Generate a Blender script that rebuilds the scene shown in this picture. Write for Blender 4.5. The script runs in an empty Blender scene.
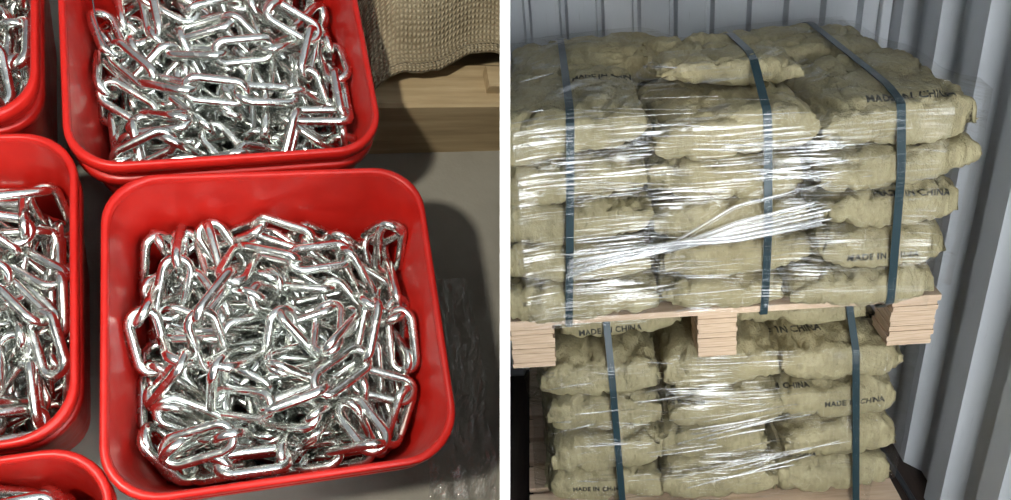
import bpy, bmesh, math, random
import numpy as np
from mathutils import Vector, Matrix, noise
from mathutils.bvhtree import BVHTree

scene = bpy.context.scene
C = scene.collection
V = Vector

# ------------------------------------------------------------------ camera
# World: X along the pallet fronts, Y into the container, Z up, container floor at z = 0.
FPX = 800.0
R_CAM = Matrix(((0.9950923, 0.02737686, -0.09508846),
                (0.07016591, 0.48236296, 0.87315676),
                (0.06977144, -0.87554354, 0.47807475)))      # world -> camera axes
CAM = V((0.15476, -1.73853, 1.96436))
CAM_M = Matrix.Translation(CAM) @ R_CAM.transposed().to_4x4()
cam_data = bpy.data.cameras.new('camera')
cam_data.sensor_width = 36.0
cam_data.lens = FPX / 1011.0 * 36.0
cam_data.clip_start = 0.02
cam = bpy.data.objects.new('camera', cam_data)
cam.matrix_world = CAM_M
C.objects.link(cam)
scene.camera = cam

# The sloping ramp with the buckets: local X right, Y up the slope, Z off the ramp; z = 0 is the bucket rims
RL = Matrix(((0.95106347, -0.1725319, 0.25634161),
             (0.06183598, 0.91908607, 0.3891749),
             (-0.30274509, -0.3542789, 0.88477787)))
TL = V((-0.19972324, -0.05746116, -0.70863571))
RAMP = CAM_M @ (Matrix.Translation(TL) @ RL.to_4x4())
HB = 0.22                                                     # bucket height

# ------------------------------------------------------------------ light
world = bpy.data.worlds.new('overcast_sky')
scene.world = world
world.use_nodes = True
bg = world.node_tree.nodes['Background']
bg.inputs[0].default_value = (0.93, 0.97, 1.0, 1)
bg.inputs[1].default_value = 11.0

sun = bpy.data.lights.new('work_lamp', 'SPOT')                # hard lamp behind the camera, over the buckets
sun.energy = 49
sun.color = (1.0, 0.95, 0.84)
sun.shadow_soft_size = 0.03
sun.spot_size = math.radians(50)
sun.spot_blend = 0.25
so = bpy.data.objects.new('work_lamp', sun)
ldir = (RAMP.to_3x3() @ V((0.113, 0.066, -0.22))).normalized()
ltarget = RAMP @ V((-0.03, 0.10, -0.1))
so.location = RAMP @ V((0.12, 0.14, 0.0)) - ldir * 1.12
ldir = (ltarget - so.location).normalized()
so.rotation_euler = ldir.to_track_quat('-Z', 'Y').to_euler()
C.objects.link(so)

vs = scene.view_settings
vs.view_transform = 'Standard'
vs.look = 'None'
vs.gamma = 1.0
vs.use_curve_mapping = False
vs.exposure = 0.0

# ------------------------------------------------------------------ helpers
def tag(o, label=None, cat=None, group=None, kind=None):
    if label: o['label'] = label
    if cat: o['category'] = cat
    if group: o['group'] = group
    if kind: o['kind'] = kind
    return o

def mesh_obj(name, verts, faces, mat, parent=None, smooth=False, mw=None):
    me = bpy.data.meshes.new(name)
    me.from_pydata([tuple(v) for v in verts], [], faces)
    me.update()
    if smooth:
        me.polygons.foreach_set('use_smooth', [True] * len(me.polygons))
    if mat: me.materials.append(mat)
    o = bpy.data.objects.new(name, me)
    C.objects.link(o)
    if parent: o.parent = parent
    if mw is not None: o.matrix_world = mw
    return o

def from_bm(name, bm, mat, parent=None, smooth=False, mw=None):
    me = bpy.data.meshes.new(name)
    bm.to_mesh(me); bm.free()
    if smooth:
        me.polygons.foreach_set('use_smooth', [True] * len(me.polygons))
    if mat: me.materials.append(mat)
    o = bpy.data.objects.new(name, me)
    C.objects.link(o)
    if parent: o.parent = parent
    if mw is not None: o.matrix_world = mw
    return o

def empty(name, mw):
    o = bpy.data.objects.new(name, None)
    o.empty_display_size = 0.05
    o.matrix_world = mw
    C.objects.link(o)
    return o

def bm_box(bm, x0, x1, y0, y1, z0, z1, bevel=0.0):
    r = bmesh.ops.create_cube(bm, size=1.0)
    vs_ = r['verts']
    for v in vs_:
        v.co = V(((x0 + x1) / 2 + v.co.x * (x1 - x0), (y0 + y1) / 2 + v.co.y * (y1 - y0), (z0 + z1) / 2 + v.co.z * (z1 - z0)))
    if bevel:
        es = list({e for v in vs_ for e in v.link_edges})
        bmesh.ops.bevel(bm, geom=es, offset=bevel, segments=2, affect='EDGES', profile=0.6)

def box_obj(name, x0, x1, y0, y1, z0, z1, mat, parent=None, bevel=0.0, mw=None):
    bm = bmesh.new(); bm_box(bm, x0, x1, y0, y1, z0, z1, bevel)
    return from_bm(name, bm, mat, parent, mw=mw)

def prism(name, poly, z0, z1, mat, parent=None, mw=None):
    n = len(poly)
    vv = [(x, y, z1) for x, y in poly] + [(x, y, z0) for x, y in poly]
    ff = [tuple(range(n)), tuple(range(2 * n - 1, n - 1, -1))]
    ff += [(i, n + i, n + (i + 1) % n, (i + 1) % n) for i in range(n)]
    return mesh_obj(name, vv, ff, mat, parent, mw=mw)

def tube(name, pts, r, mat, parent=None, seg=8, mw=None):
    pts = [V(p) for p in pts]
    vv, ff = [], []
    up = V((0.123, 0.2, 1)).normalized()
    for i, p in enumerate(pts):
        t = (pts[min(i + 1, len(pts) - 1)] - pts[max(i - 1, 0)]).normalized()
        a = t.cross(up).normalized(); b = t.cross(a).normalized()
        for k in range(seg):
            th = 2 * math.pi * k / seg
            vv.append(p + (a * math.cos(th) + b * math.sin(th)) * r)
    for i in range(len(pts) - 1):
        for k in range(seg):
            k2 = (k + 1) % seg
            ff.append((i * seg + k, i * seg + k2, (i + 1) * seg + k2, (i + 1) * seg + k))
    ff.append(tuple(range(seg - 1, -1, -1))); ff.append(tuple((len(pts) - 1) * seg + k for k in range(seg)))
    return mesh_obj(name, vv, ff, mat, parent, smooth=True, mw=mw)

def pix_ray(u, v):
    d = R_CAM.transposed() @ V(((u - 505.5) / FPX, -(v - 250.0) / FPX, -1.0))
    return d.normalized()

# ------------------------------------------------------------------ materials
class NT:
    def __init__(s, name):
        s.m = bpy.data.materials.new(name); s.m.use_nodes = True
        s.t = s.m.node_tree; s.t.nodes.clear()
        s.out = s.n('ShaderNodeOutputMaterial')
    def n(s, kind, **kw):
        nd = s.t.nodes.new(kind)
        for k, v in kw.items():
            if k.startswith('i_'):
                nd.inputs[k[2:].replace('_', ' ')].default_value = v
            else: setattr(nd, k, v)
        return nd
    def l(s, a, b): s.t.links.new(a, b)
    def coord(s, scale=(1, 1, 1), kind='Object', rot=(0, 0, 0)):
        tc = s.n('ShaderNodeTexCoord'); mp = s.n('ShaderNodeMapping')
        mp.inputs['Scale'].default_value = scale; mp.inputs['Rotation'].default_value = rot
        s.l(tc.outputs[kind], mp.inputs[0]); return mp.outputs[0]
    def noise(s, vec, scale, detail=4, rough=0.55):
        nd = s.n('ShaderNodeTexNoise'); nd.inputs['Scale'].default_value = scale
        nd.inputs['Detail'].default_value = detail; nd.inputs['Roughness'].default_value = rough
        s.l(vec, nd.inputs['Vector']); return nd.outputs['Fac']
    def ramp(s, fac, stops):
        nd = s.n('ShaderNodeValToRGB'); cr = nd.color_ramp
        while len(cr.elements) < len(stops): cr.elements.new(0.5)
        for e, (p, c) in zip(cr.elements, stops):
            e.position = p; e.color = (c, c, c, 1) if isinstance(c, (int, float)) else (*c, 1)
        s.l(fac, nd.inputs[0]); return nd.outputs[0]
    def bump(s, h, strength, dist=0.01, normal=None):
        nd = s.n('ShaderNodeBump'); nd.inputs['Strength'].default_value = strength; nd.inputs['Distance'].default_value = dist
        s.l(h, nd.inputs['Height'])
        if normal is not None: s.l(normal, nd.inputs['Normal'])
        return nd.outputs[0]
    def math(s, op, a, b):
        nd = s.n('ShaderNodeMath', operation=op)
        for i, x in enumerate((a, b)):
            if isinstance(x, (int, float)): nd.inputs[i].default_value = x
            else: s.l(x, nd.inputs[i])
        return nd.outputs[0]
    def mixc(s, fac, a, b, blend='MIX'):
        nd = s.n('ShaderNodeMix', data_type='RGBA', blend_type=blend)
        for i, x in ((0, fac), (6, a), (7, b)):
            if isinstance(x, (int, float)): nd.inputs[i].default_value = x
            elif isinstance(x, tuple): nd.inputs[i].default_value = (*x, 1)
            else: s.l(x, nd.inputs[i])
        return nd.outputs[2]
    def pbr(s, color, rough=0.5, metal=0.0, normal=None, **kw):
        b = s.n('ShaderNodeBsdfPrincipled')
        for i, x in (('Base Color', color), ('Roughness', rough), ('Metallic', metal)):
            if isinstance(x, (int, float)): b.inputs[i].default_value = x
            elif isinstance(x, tuple): b.inputs[i].default_value = (*x, 1)
            else: s.l(x, b.inputs[i])
        if normal is not None: s.l(normal, b.inputs['Normal'])
        for k, v in kw.items(): b.inputs[k.replace('_', ' ')].default_value = v
        s.l(b.outputs[0], s.out.inputs[0])
        return b

def m_red():
    t = NT('red_plastic'); c = t.coord()
    n = t.noise(c, 30, 3)
    col = t.ramp(n, [(0.3, (0.40, 0.009, 0.006)), (0.7, (0.48, 0.014, 0.009))])
    r = t.ramp(t.noise(c, 60, 4), [(0.3, 0.30), (0.7, 0.44)])
    t.pbr(col, r, normal=t.bump(t.noise(c, 18, 2), 0.06, 0.01), Specular_IOR_Level=0.35)
    return t.m

def m_zinc():
    t = NT('zinc_plated_steel'); c = t.coord()
    n = t.noise(c, 90, 4)
    col = t.ramp(n, [(0.25, (0.58, 0.61, 0.57)), (0.75, (0.84, 0.86, 0.83))])
    r = t.ramp(t.noise(c, 160, 3), [(0.3, 0.14), (0.7, 0.30)])
    t.pbr(col, r, 1.0, normal=t.bump(n, 0.12, 0.002))
    return t.m

def m_concrete():
    t = NT('grey_concrete'); c = t.coord()
    n = t.noise(c, 8, 6)
    col = t.ramp(n, [(0.25, (0.20, 0.19, 0.16)), (0.75, (0.30, 0.285, 0.235))])
    t.pbr(col, 0.8, normal=t.bump(t.noise(c, 120, 5), 0.25, 0.003))
    return t.m

def m_burlap():
    t = NT('burlap_weave'); c = t.coord((1, 1, 1), 'UV')
    w1 = t.n('ShaderNodeTexWave', wave_type='BANDS', bands_direction='X', wave_profile='SIN')
    w2 = t.n('ShaderNodeTexWave', wave_type='BANDS', bands_direction='Y', wave_profile='SIN')
    for w in (w1, w2):
        w.inputs['Scale'].default_value = 5.2; w.inputs['Distortion'].default_value = 1.2
        w.inputs['Detail'].default_value = 2; w.inputs['Detail Scale'].default_value = 1.5
        t.l(c, w.inputs['Vector'])
    mx = t.math('MULTIPLY', w1.outputs['Fac'], w2.outputs['Fac'])
    col = t.ramp(mx, [(0.0, (0.13, 0.10, 0.055)), (0.25, (0.28, 0.225, 0.135)), (0.8, (0.46, 0.385, 0.25))])
    n = t.noise(t.coord(), 20, 3)
    col = t.mixc(0.35, col, t.ramp(n, [(0.3, (0.22, 0.18, 0.11)), (0.7, (0.46, 0.39, 0.26))]))
    t.pbr(col, 0.95, normal=t.bump(mx, 0.8, 0.003))
    return t.m

def m_wood(name, c0, c1, c2, axis=(1, 14, 14), scale=6):
    t = NT(name); c = t.coord(axis)
    n = t.noise(c, scale, 6, 0.6)
    col = t.ramp(n, [(0.25, c0), (0.5, c1), (0.75, c2)])
    t.pbr(col, 0.7, normal=t.bump(n, 0.2, 0.003))
    return t.m

def m_paint():
    t = NT('container_paint'); c = t.coord()
    n = t.noise(c, 3, 6)
    col = t.ramp(n, [(0.25, (0.47, 0.49, 0.51)), (0.75, (0.57, 0.59, 0.61))])
    sc = t.ramp(t.noise(t.coord((30, 30, 1.5)), 6, 5, 0.7), [(0.62, 0.0), (0.75, 1.0)])
    col = t.mixc(t.math('MULTIPLY', sc, 0.35), col, (0.22, 0.21, 0.20))
    t.pbr(col, 0.45, normal=t.bump(t.noise(c, 40, 3), 0.08, 0.004))
    return t.m

def m_plain(name, col, rough, bump=0.05, scale=60, metal=0.0):
    t = NT(name); c = t.coord()
    n = t.noise(c, scale, 3)
    cc = t.mixc(n, tuple(x * 0.85 for x in col), tuple(min(1, x * 1.12) for x in col))
    t.pbr(cc, rough, metal, normal=t.bump(n, bump, 0.003))
    return t.m

def m_bag():
    t = NT('woven_khaki_bag'); c = t.coord((1, 1, 1), 'Object')
    n = t.noise(c, 14, 5)
    col = t.ramp(n, [(0.2, (0.310, 0.265, 0.145)), (0.5, (0.415, 0.360, 0.205)), (0.8, (0.510, 0.450, 0.275))])
    info = t.n('ShaderNodeObjectInfo')
    col = t.mixc(t.math('MULTIPLY', info.outputs['Random'], 0.30), col, (0.30, 0.265, 0.15))
    wv = []
    for d in ('X', 'DIAGONAL'):
        w = t.n('ShaderNodeTexWave', wave_type='BANDS', bands_direction=d)
        w.inputs['Scale'].default_value = 95; w.inputs['Distortion'].default_value = 1.5
        t.l(c, w.inputs['Vector']); wv.append(w.outputs['Fac'])
    weave = t.math('ADD', wv[0], wv[1])
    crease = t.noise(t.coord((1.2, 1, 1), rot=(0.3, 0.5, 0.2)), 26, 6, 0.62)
    wc = t.n('ShaderNodeMix', data_type='VECTOR'); wc.inputs[0].default_value = 0.10
    nz = t.n('ShaderNodeTexNoise'); nz.inputs['Scale'].default_value = 9; t.l(c, nz.inputs['Vector'])
    t.l(c, wc.inputs[4]); t.l(nz.outputs['Color'], wc.inputs[5])
    rg = t.n('ShaderNodeTexNoise'); rg.noise_type = 'RIDGED_MULTIFRACTAL'
    rg.inputs['Scale'].default_value = 6.5; rg.inputs['Detail'].default_value = 5; rg.inputs['Roughness'].default_value = 0.55
    t.l(wc.outputs[1], rg.inputs['Vector'])
    nb = t.bump(rg.outputs['Fac'], -0.7, 0.016)
    nb = t.bump(crease, 0.85, 0.014, nb)
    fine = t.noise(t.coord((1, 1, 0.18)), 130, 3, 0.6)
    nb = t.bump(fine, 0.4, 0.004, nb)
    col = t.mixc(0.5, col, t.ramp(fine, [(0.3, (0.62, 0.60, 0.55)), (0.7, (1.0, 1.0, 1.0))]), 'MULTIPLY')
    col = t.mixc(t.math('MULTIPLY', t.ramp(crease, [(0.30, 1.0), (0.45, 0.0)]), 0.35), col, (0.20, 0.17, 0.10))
    nb = t.bump(weave, 0.10, 0.001, nb)
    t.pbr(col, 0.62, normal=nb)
    return t.m

def m_ink():
    t = NT('black_stencil_ink'); c = t.coord()
    n = t.ramp(t.noise(c, 120, 4, 0.7), [(0.36, 0.0), (0.5, 1.0)])
    t.pbr(t.mixc(n, (0.10, 0.09, 0.055), (0.02, 0.02, 0.018)), 0.7)
    return t.m

def m_film(name, gloss0, gloss1, haze0, haze1, wr=(1.0, 1.0, 34.0), bump=1.0, rough=0.14, dist=0.0016, fres=0.35, right=None):
    t = NT(name)
    c = t.coord(wr, rot=(0, 0.10, 0))
    n1 = t.noise(c, 6, 5, 0.6)
    n2 = t.noise(t.coord((2.2, 2.2, 5.0), rot=(0, -0.35, 0)), 3, 4, 0.6)
    st = t.math('MULTIPLY', t.ramp(n1, [(0.49, 0.0), (0.62, 1.0)]), t.ramp(n2, [(0.44, 0.0), (0.60, 1.0)]))
    if right:                                            # the film is bunched on the left and middle, smooth on the right
        sx = t.n('ShaderNodeSeparateXYZ'); t.l(t.coord(), sx.inputs[0])
        st = t.math('MULTIPLY', st, t.ramp(sx.outputs[0], [(right[0], 1.0), (right[1], 0.35)]))
    hh = t.math('ADD', n1, t.math('MULTIPLY', n2, 0.8))
    bp = t.bump(hh, bump, dist)
    tr = t.n('ShaderNodeBsdfTransparent'); tr.inputs[0].default_value = (0.99, 0.99, 0.99, 1)
    gl = t.n('ShaderNodeBsdfAnisotropic', distribution='GGX'); gl.inputs['Roughness'].default_value = rough
    gl.inputs['Color'].default_value = (1, 1, 1, 1); t.l(bp, gl.inputs['Normal'])
    df = t.n('ShaderNodeBsdfDiffuse'); df.inputs[0].default_value = (0.85, 0.87, 0.88, 1); t.l(bp, df.inputs['Normal'])
    lw = t.n('ShaderNodeFresnel'); lw.inputs['IOR'].default_value = 1.35; t.l(bp, lw.inputs['Normal'])
    f1 = t.math('ADD', t.math('ADD', t.math('MULTIPLY', st, gloss1), gloss0), t.math('MULTIPLY', lw.outputs[0], fres))
    f1 = t.math('MINIMUM', f1, 0.95)
    f2 = t.math('ADD', t.math('MULTIPLY', st, haze1), haze0)
    m1 = t.n('ShaderNodeMixShader'); t.l(f1, m1.inputs[0]); t.l(tr.outputs[0], m1.inputs[1]); t.l(gl.outputs[0], m1.inputs[2])
    m2 = t.n('ShaderNodeMixShader'); t.l(f2, m2.inputs[0]); t.l(m1.outputs[0], m2.inputs[1]); t.l(df.outputs[0], m2.inputs[2])
    t.l(m2.outputs[0], t.out.inputs[0])
    return t.m

RED = m_red(); ZINC = m_zinc(); CONC = m_concrete(); BURLAP = m_burlap()
TIMBER = m_wood('weathered_timber', (0.27, 0.20, 0.105), (0.40, 0.30, 0.165), (0.50, 0.39, 0.23))
PALLET = m_wood('pale_pallet_wood', (0.50, 0.35, 0.23), (0.62, 0.46, 0.32), (0.72, 0.57, 0.42))
PLY = m_wood('plywood_edge', (0.42, 0.28, 0.17), (0.60, 0.44, 0.30), (0.72, 0.57, 0.42), (3, 3, 60), 4)
PAINT = m_paint()
WHITE = m_plain('white_board', (0.86, 0.86, 0.86), 0.6, 0.02)
GREY = m_plain('grey_board', (0.13, 0.125, 0.115), 0.8, 0.05)
FLOORM = m_wood('container_plywood_floor', (0.018, 0.011, 0.009), (0.03, 0.018, 0.013), (0.045, 0.027, 0.02), (14, 1, 14))
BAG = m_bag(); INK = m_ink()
STRAP = m_plain('dark_blue_green_strap', (0.018, 0.042, 0.052), 0.28, 0.05)
CABLE = m_plain('dark_cable', (0.04, 0.045, 0.05), 0.5)
FILM = m_film('stretch_film', 0.006, 0.44, 0.0, 0.06, fres=0.16, right=(0.70, 0.84))
ROPE = m_film('bunched_film', 0.30, 0.40, 0.25, 0.25, (6, 6, 40), 0.9, 0.2, 0.001)
SCRAP = m_film('film_scrap', 0.10, 0.45, 0.02, 0.03, (9, 9, 9), 1.0, 0.08, 0.008)

# ------------------------------------------------------------------ container
XW, YB, XL, YF, ZT, FZ = 1.24, 0.88, -1.11, -2.14, 2.335, -0.055
tag(box_obj('floor', XL - .06, XW + .06, YF, YB + .06, FZ - 0.03, FZ, FLOORM), 'dark brown plywood floor of the container', kind='structure')
tag(box_obj('ceiling', XL - .06, XW + .06, YF, YB + .06, ZT, ZT + 0.03, PAINT), 'pale painted roof of the container', kind='structure')

def corrugated(name, prof, along, base, out, z0, z1, label):
    """prof: (distance along, depth) polyline; sheet 3 mm thick"""
    vv, ff = [], []
    n = len(prof)
    for z in (z0, z1):
        for s, d in prof:
            vv.append(base + along * s + out * d + V((0, 0, z)))
        for s, d in prof:
            vv.append(base + along * s + out * (d + 0.004) + V((0, 0, z)))
    for i in range(n - 1):
        ff.append((i, i + 1, 2 * n + i + 1, 2 * n + i))
        ff.append((n + i + 1, n + i, 3 * n + i, 3 * n + i + 1))
    o = mesh_obj(name, vv, ff, PAINT)
    return tag(o, label, kind='structure')

def trapezoid(length, start, pitch, flat, slope, depth):
    """depth 0 is the inner plane; grooves go outward"""
    pr = [(0, 0.0)]; s = start
    while s < length - pitch * 0.3:
        g = pitch - flat - 2 * slope
        for q, d in ((s, 0), (s + slope, depth), (s + slope + g, depth), (s + 2 * slope + g, 0)):
            if pr[-1][0] < q < length: pr.append((q, d))
        s += pitch
    pr.append((length, 0.0)); return pr

corrugated('wall_right', trapezoid(YB - YF, 0.10, 0.243, 0.085, 0.045, 0.040), V((0, -1, 0)), V((XW, YB, 0)), V((1, 0, 0)), FZ, ZT,
           'grey painted corrugated steel side wall of the container')
corrugated('wall_back', trapezoid(XW - XL, 0.028, 0.1165, 0.088, 0.008, 0.034), V((1, 0, 0)), V((XL, YB, 0)), V((0, 1, 0)), FZ, ZT,
           'grey painted end wall of the container with narrow grooves')
corrugated('wall_left', trapezoid(YB - YF, 0.10, 0.243, 0.085, 0.045, 0.040), V((0, -1, 0)), V((XL, YB, 0)), V((-1, 0, 0)), FZ, ZT,
           'grey painted corrugated side wall far from the pallets')
tag(box_obj('trim_1', XW - 0.035, XW - 0.004, YB - 0.035, YB - 0.004, FZ, ZT, PAINT, bevel=0.006), 'narrow upright corner post of the container', kind='structure')

# added panel behind the camera, keeps skylight off the buckets; the rest stays open
tag(box_obj('sky_blocker_1', XL, 0.46, YF - 0.05, YF, FZ, ZT, PAINT, bevel=0.004), 'added grey panel shading the buckets, out of view behind the camera', kind='structure')

# added board, white edge over the scenes' seam; grey faces limit lamp bounce
def cam_pt(x, y, z): return CAM_M @ V((x, y, z))
def to_floor(p):
    d = (CAM_M.to_3x3() @ V((0, -1, 0)))
    return p + d * ((FZ - p.z) / d.z)
D0, D1 = 0.55, 1.38
xa, xb = -5.5 / FPX * D0, 4.5 / FPX * D0
def board(name, d0, d1, t0, t1, mat, label):
    ring = []
    for x in (xa, xb):
        ring.append([cam_pt(x, t0, -d0), to_floor(cam_pt(x, -0.4, -d0)), to_floor(cam_pt(x, -0.4, -d1)), cam_pt(x, t1, -d1)])
    ff = [(0, 1, 2, 3), (7, 6, 5, 4)] + [(i, 4 + i, 4 + (i + 1) % 4, (i + 1) % 4) for i in range(4)]
    tag(mesh_obj(name, ring[0] + ring[1], ff, mat), label, kind='structure')
board('seam_strip', D0, D0 + 0.015, 0.205, 0.210, WHITE, 'added white strip along the seam between the two scenes')
board('added_divider', D0 + 0.0155, D1, 0.210, 0.48, GREY, 'added grey dividing board between the buckets and the pallets')

# ramp slab: right edge runs along the white board
def ramp_at(u, v, z):
    """pixel -> ramp-local point on the plane z"""
    Mi = RAMP.inverted(); o = Mi @ CAM; d = Mi.to_3x3() @ pix_ray(u, v)
    return o + d * ((z - o.z) / d.z)
r0, r1 = ramp_at(500, 540, -HB), ramp_at(500, -90, -HB)
poly = [(-0.62, r0.y), (r0.x, r0.y), (r1.x, r1.y), (-0.62, r1.y)]
tag(prism('floor_ramp', poly, -HB - 0.05, -HB, CONC, mw=RAMP), 'sloping grey concrete floor under the red buckets', kind='structure')
# plinth that carries the slab
under = [RAMP @ V((x, y, -HB - 0.05)) for x, y in ((-0.55, r0.y + .03), (r0.x - 0.10, r0.y + .03), (r0.x - 0.10, r1.y - .12), (-0.55, r1.y - .12))]
vv = under + [V((p.x, p.y, FZ)) for p in under]
ff = [(0, 1, 2, 3), (7, 6, 5, 4)] + [(i, 4 + i, 4 + (i + 1) % 4, (i + 1) % 4) for i in range(4)]
tag(mesh_obj('floor_plinth', vv, ff, CONC), 'concrete plinth under the sloping floor', kind='structure')

# ------------------------------------------------------------------ buckets
def rr_ring(a, rfrac=0.32, seg=8):
    r = a * rfrac; pts = []
    for cx, cy, a0 in ((1, 1, 0), (-1, 1, 90), (-1, -1, 180), (1, -1, 270)):
        for k in range(seg + 1):
            th = math.radians(a0 + 90 * k / seg)
            pts.append((cx * (a - r) + r * math.cos(th), cy * (a - r) + r * math.sin(th)))
    return pts

def loft(name, prof, mat, parent, cap0=False, cap1=False):
    vv, ff = [], []; n = None
    for a, z in prof:
        rg = rr_ring(a); n = len(rg)
        vv += [(x, y, z) for x, y in rg]
    for i in range(len(prof) - 1):
        for k in range(n):
            k2 = (k + 1) % n
            ff.append((i * n + k, i * n + k2, (i + 1) * n + k2, (i + 1) * n + k))
    if cap0: ff.append(tuple(range(n - 1, -1, -1)))
    if cap1: ff.append(tuple((len(prof) - 1) * n + k for k in range(n)))
    bm = bmesh.new()
    me = bpy.data.meshes.new('t'); me.from_pydata(vv, [], ff); bm.from_mesh(me)
    bmesh.ops.recalc_face_normals(bm, faces=bm.faces)
    o = from_bm(name, bm, mat, parent, smooth=True)
    md = o.modifiers.new('edges', 'EDGE_SPLIT'); md.split_angle = math.radians(50)
    return o

def bucket(mw, label):
    t = empty('bucket', mw @ Matrix.Translation((0, 0, -HB)))
    tag(t, label, 'bucket', 'red square buckets full of chain')
    k = 1.03
    loft('body', [(0.106 * k, 0.006), (0.109 * k, 0.012), (0.1342 * k, HB - 0.006), (0.1362 * k, HB - 0.008), (0.1350 * k, HB - 0.03), (0.1340 * k, HB - 0.05), (0.112 * k, 0.003), (0.109 * k, 0.0)], RED, t, True, True)
    loft('rim', [(0.1343 * k, HB - 0.008), (0.1347 * k, HB - 0.0006), (0.1358 * k, HB + 0.0008), (0.1390 * k, HB + 0.0008), (0.1402 * k, HB - 0.0006), (0.1405 * k, HB - 0.012), (0.1398 * k, HB - 0.0132), (0.1360 * k, HB - 0.0132)], RED, t)
    loft('stacking_ring', [(0.1352 * k, HB - 0.028), (0.1380 * k, HB - 0.0285), (0.1390 * k, HB - 0.030), (0.1388 * k, HB - 0.041), (0.1376 * k, HB - 0.0425), (0.1342 * k, HB - 0.0425)], RED, t)
    return t

SPOTS = {
    'A': (0.0, 0.0, 0.0, 'red square bucket of chain nearest the camera, in the middle of the floor'),
    'B': (-0.0370, 0.3020, 0.0496, 'red square bucket of chain next to the burlap sack and timber beam'),
    'C': (-0.304, 0.052, 0.02, 'red square bucket at the left edge, largest of the three cut off there'),
    'D': (-0.346, 0.347, 0.03, 'red square bucket in the top left corner, mostly out of the picture'),
    'E': (-0.278, -0.240, 0.02, 'red square bucket in the bottom left corner, only its back rim in view'),
}
BM = {}
for k, (x, y, a, lab) in SPOTS.items():
    BM[k] = RAMP @ Matrix.Translation((x, y, 0)) @ Matrix.Rotation(a, 4, 'Z')
    if k == 'C': BM[k] = RAMP @ Matrix.Translation((x, y, -HB)) @ Matrix.Rotation(a, 4, 'Z') @ Matrix.Scale(0.97, 4) @ Matrix.Translation((0, 0, HB))
    bucket(BM[k], lab)

# ------------------------------------------------------------------ chains
P, WIRE, LW = 0.0500, 0.0094, 0.0335          # pitch, wire diameter, outer width
def link_mesh(npath=28, nsec=10):
    rc = (LW - WIRE) / 2; st = P + WIRE - 2 * rc
    pts = []
    half = npath // 2
    for s in (1, -1):
        for k in range(half):
            th = -math.pi / 2 + math.pi * k / (half - 1)
            if s == 1: pts.append((st / 2 + rc * math.cos(th), rc * math.sin(th)))
            else: pts.append((-st / 2 - rc * math.cos(th), -rc * math.sin(th)))
    n = len(pts); vv, ff = [], []
    for i in range(n):
        p0, p1, p2 = V(pts[i - 1]), V(pts[i]), V(pts[(i + 1) % n])
        t = (p2 - p0).normalized(); nr = V((t.y, -t.x))
        for k in range(nsec):
            th = 2 * math.pi * k / nsec
            vv.append((p1.x + nr.x * math.cos(th) * WIRE / 2, p1.y + nr.y * math.cos(th) * WIRE / 2, math.sin(th) * WIRE / 2))
    for i in range(n):
        for k in range(nsec):
            i2, k2 = (i + 1) % n, (k + 1) % nsec
            ff.append((i * nsec + k, i2 * nsec + k, i2 * nsec + k2, i * nsec + k2))
    me = bpy.data.meshes.new('link'); me.from_pydata(vv, [], ff); me.update()
    me.polygons.foreach_set('use_smooth', [True] * len(me.polygons)); me.materials.append(ZINC)
    return me
LINK = link_mesh()
LINK_LOW = link_mesh(16, 6)

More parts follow.
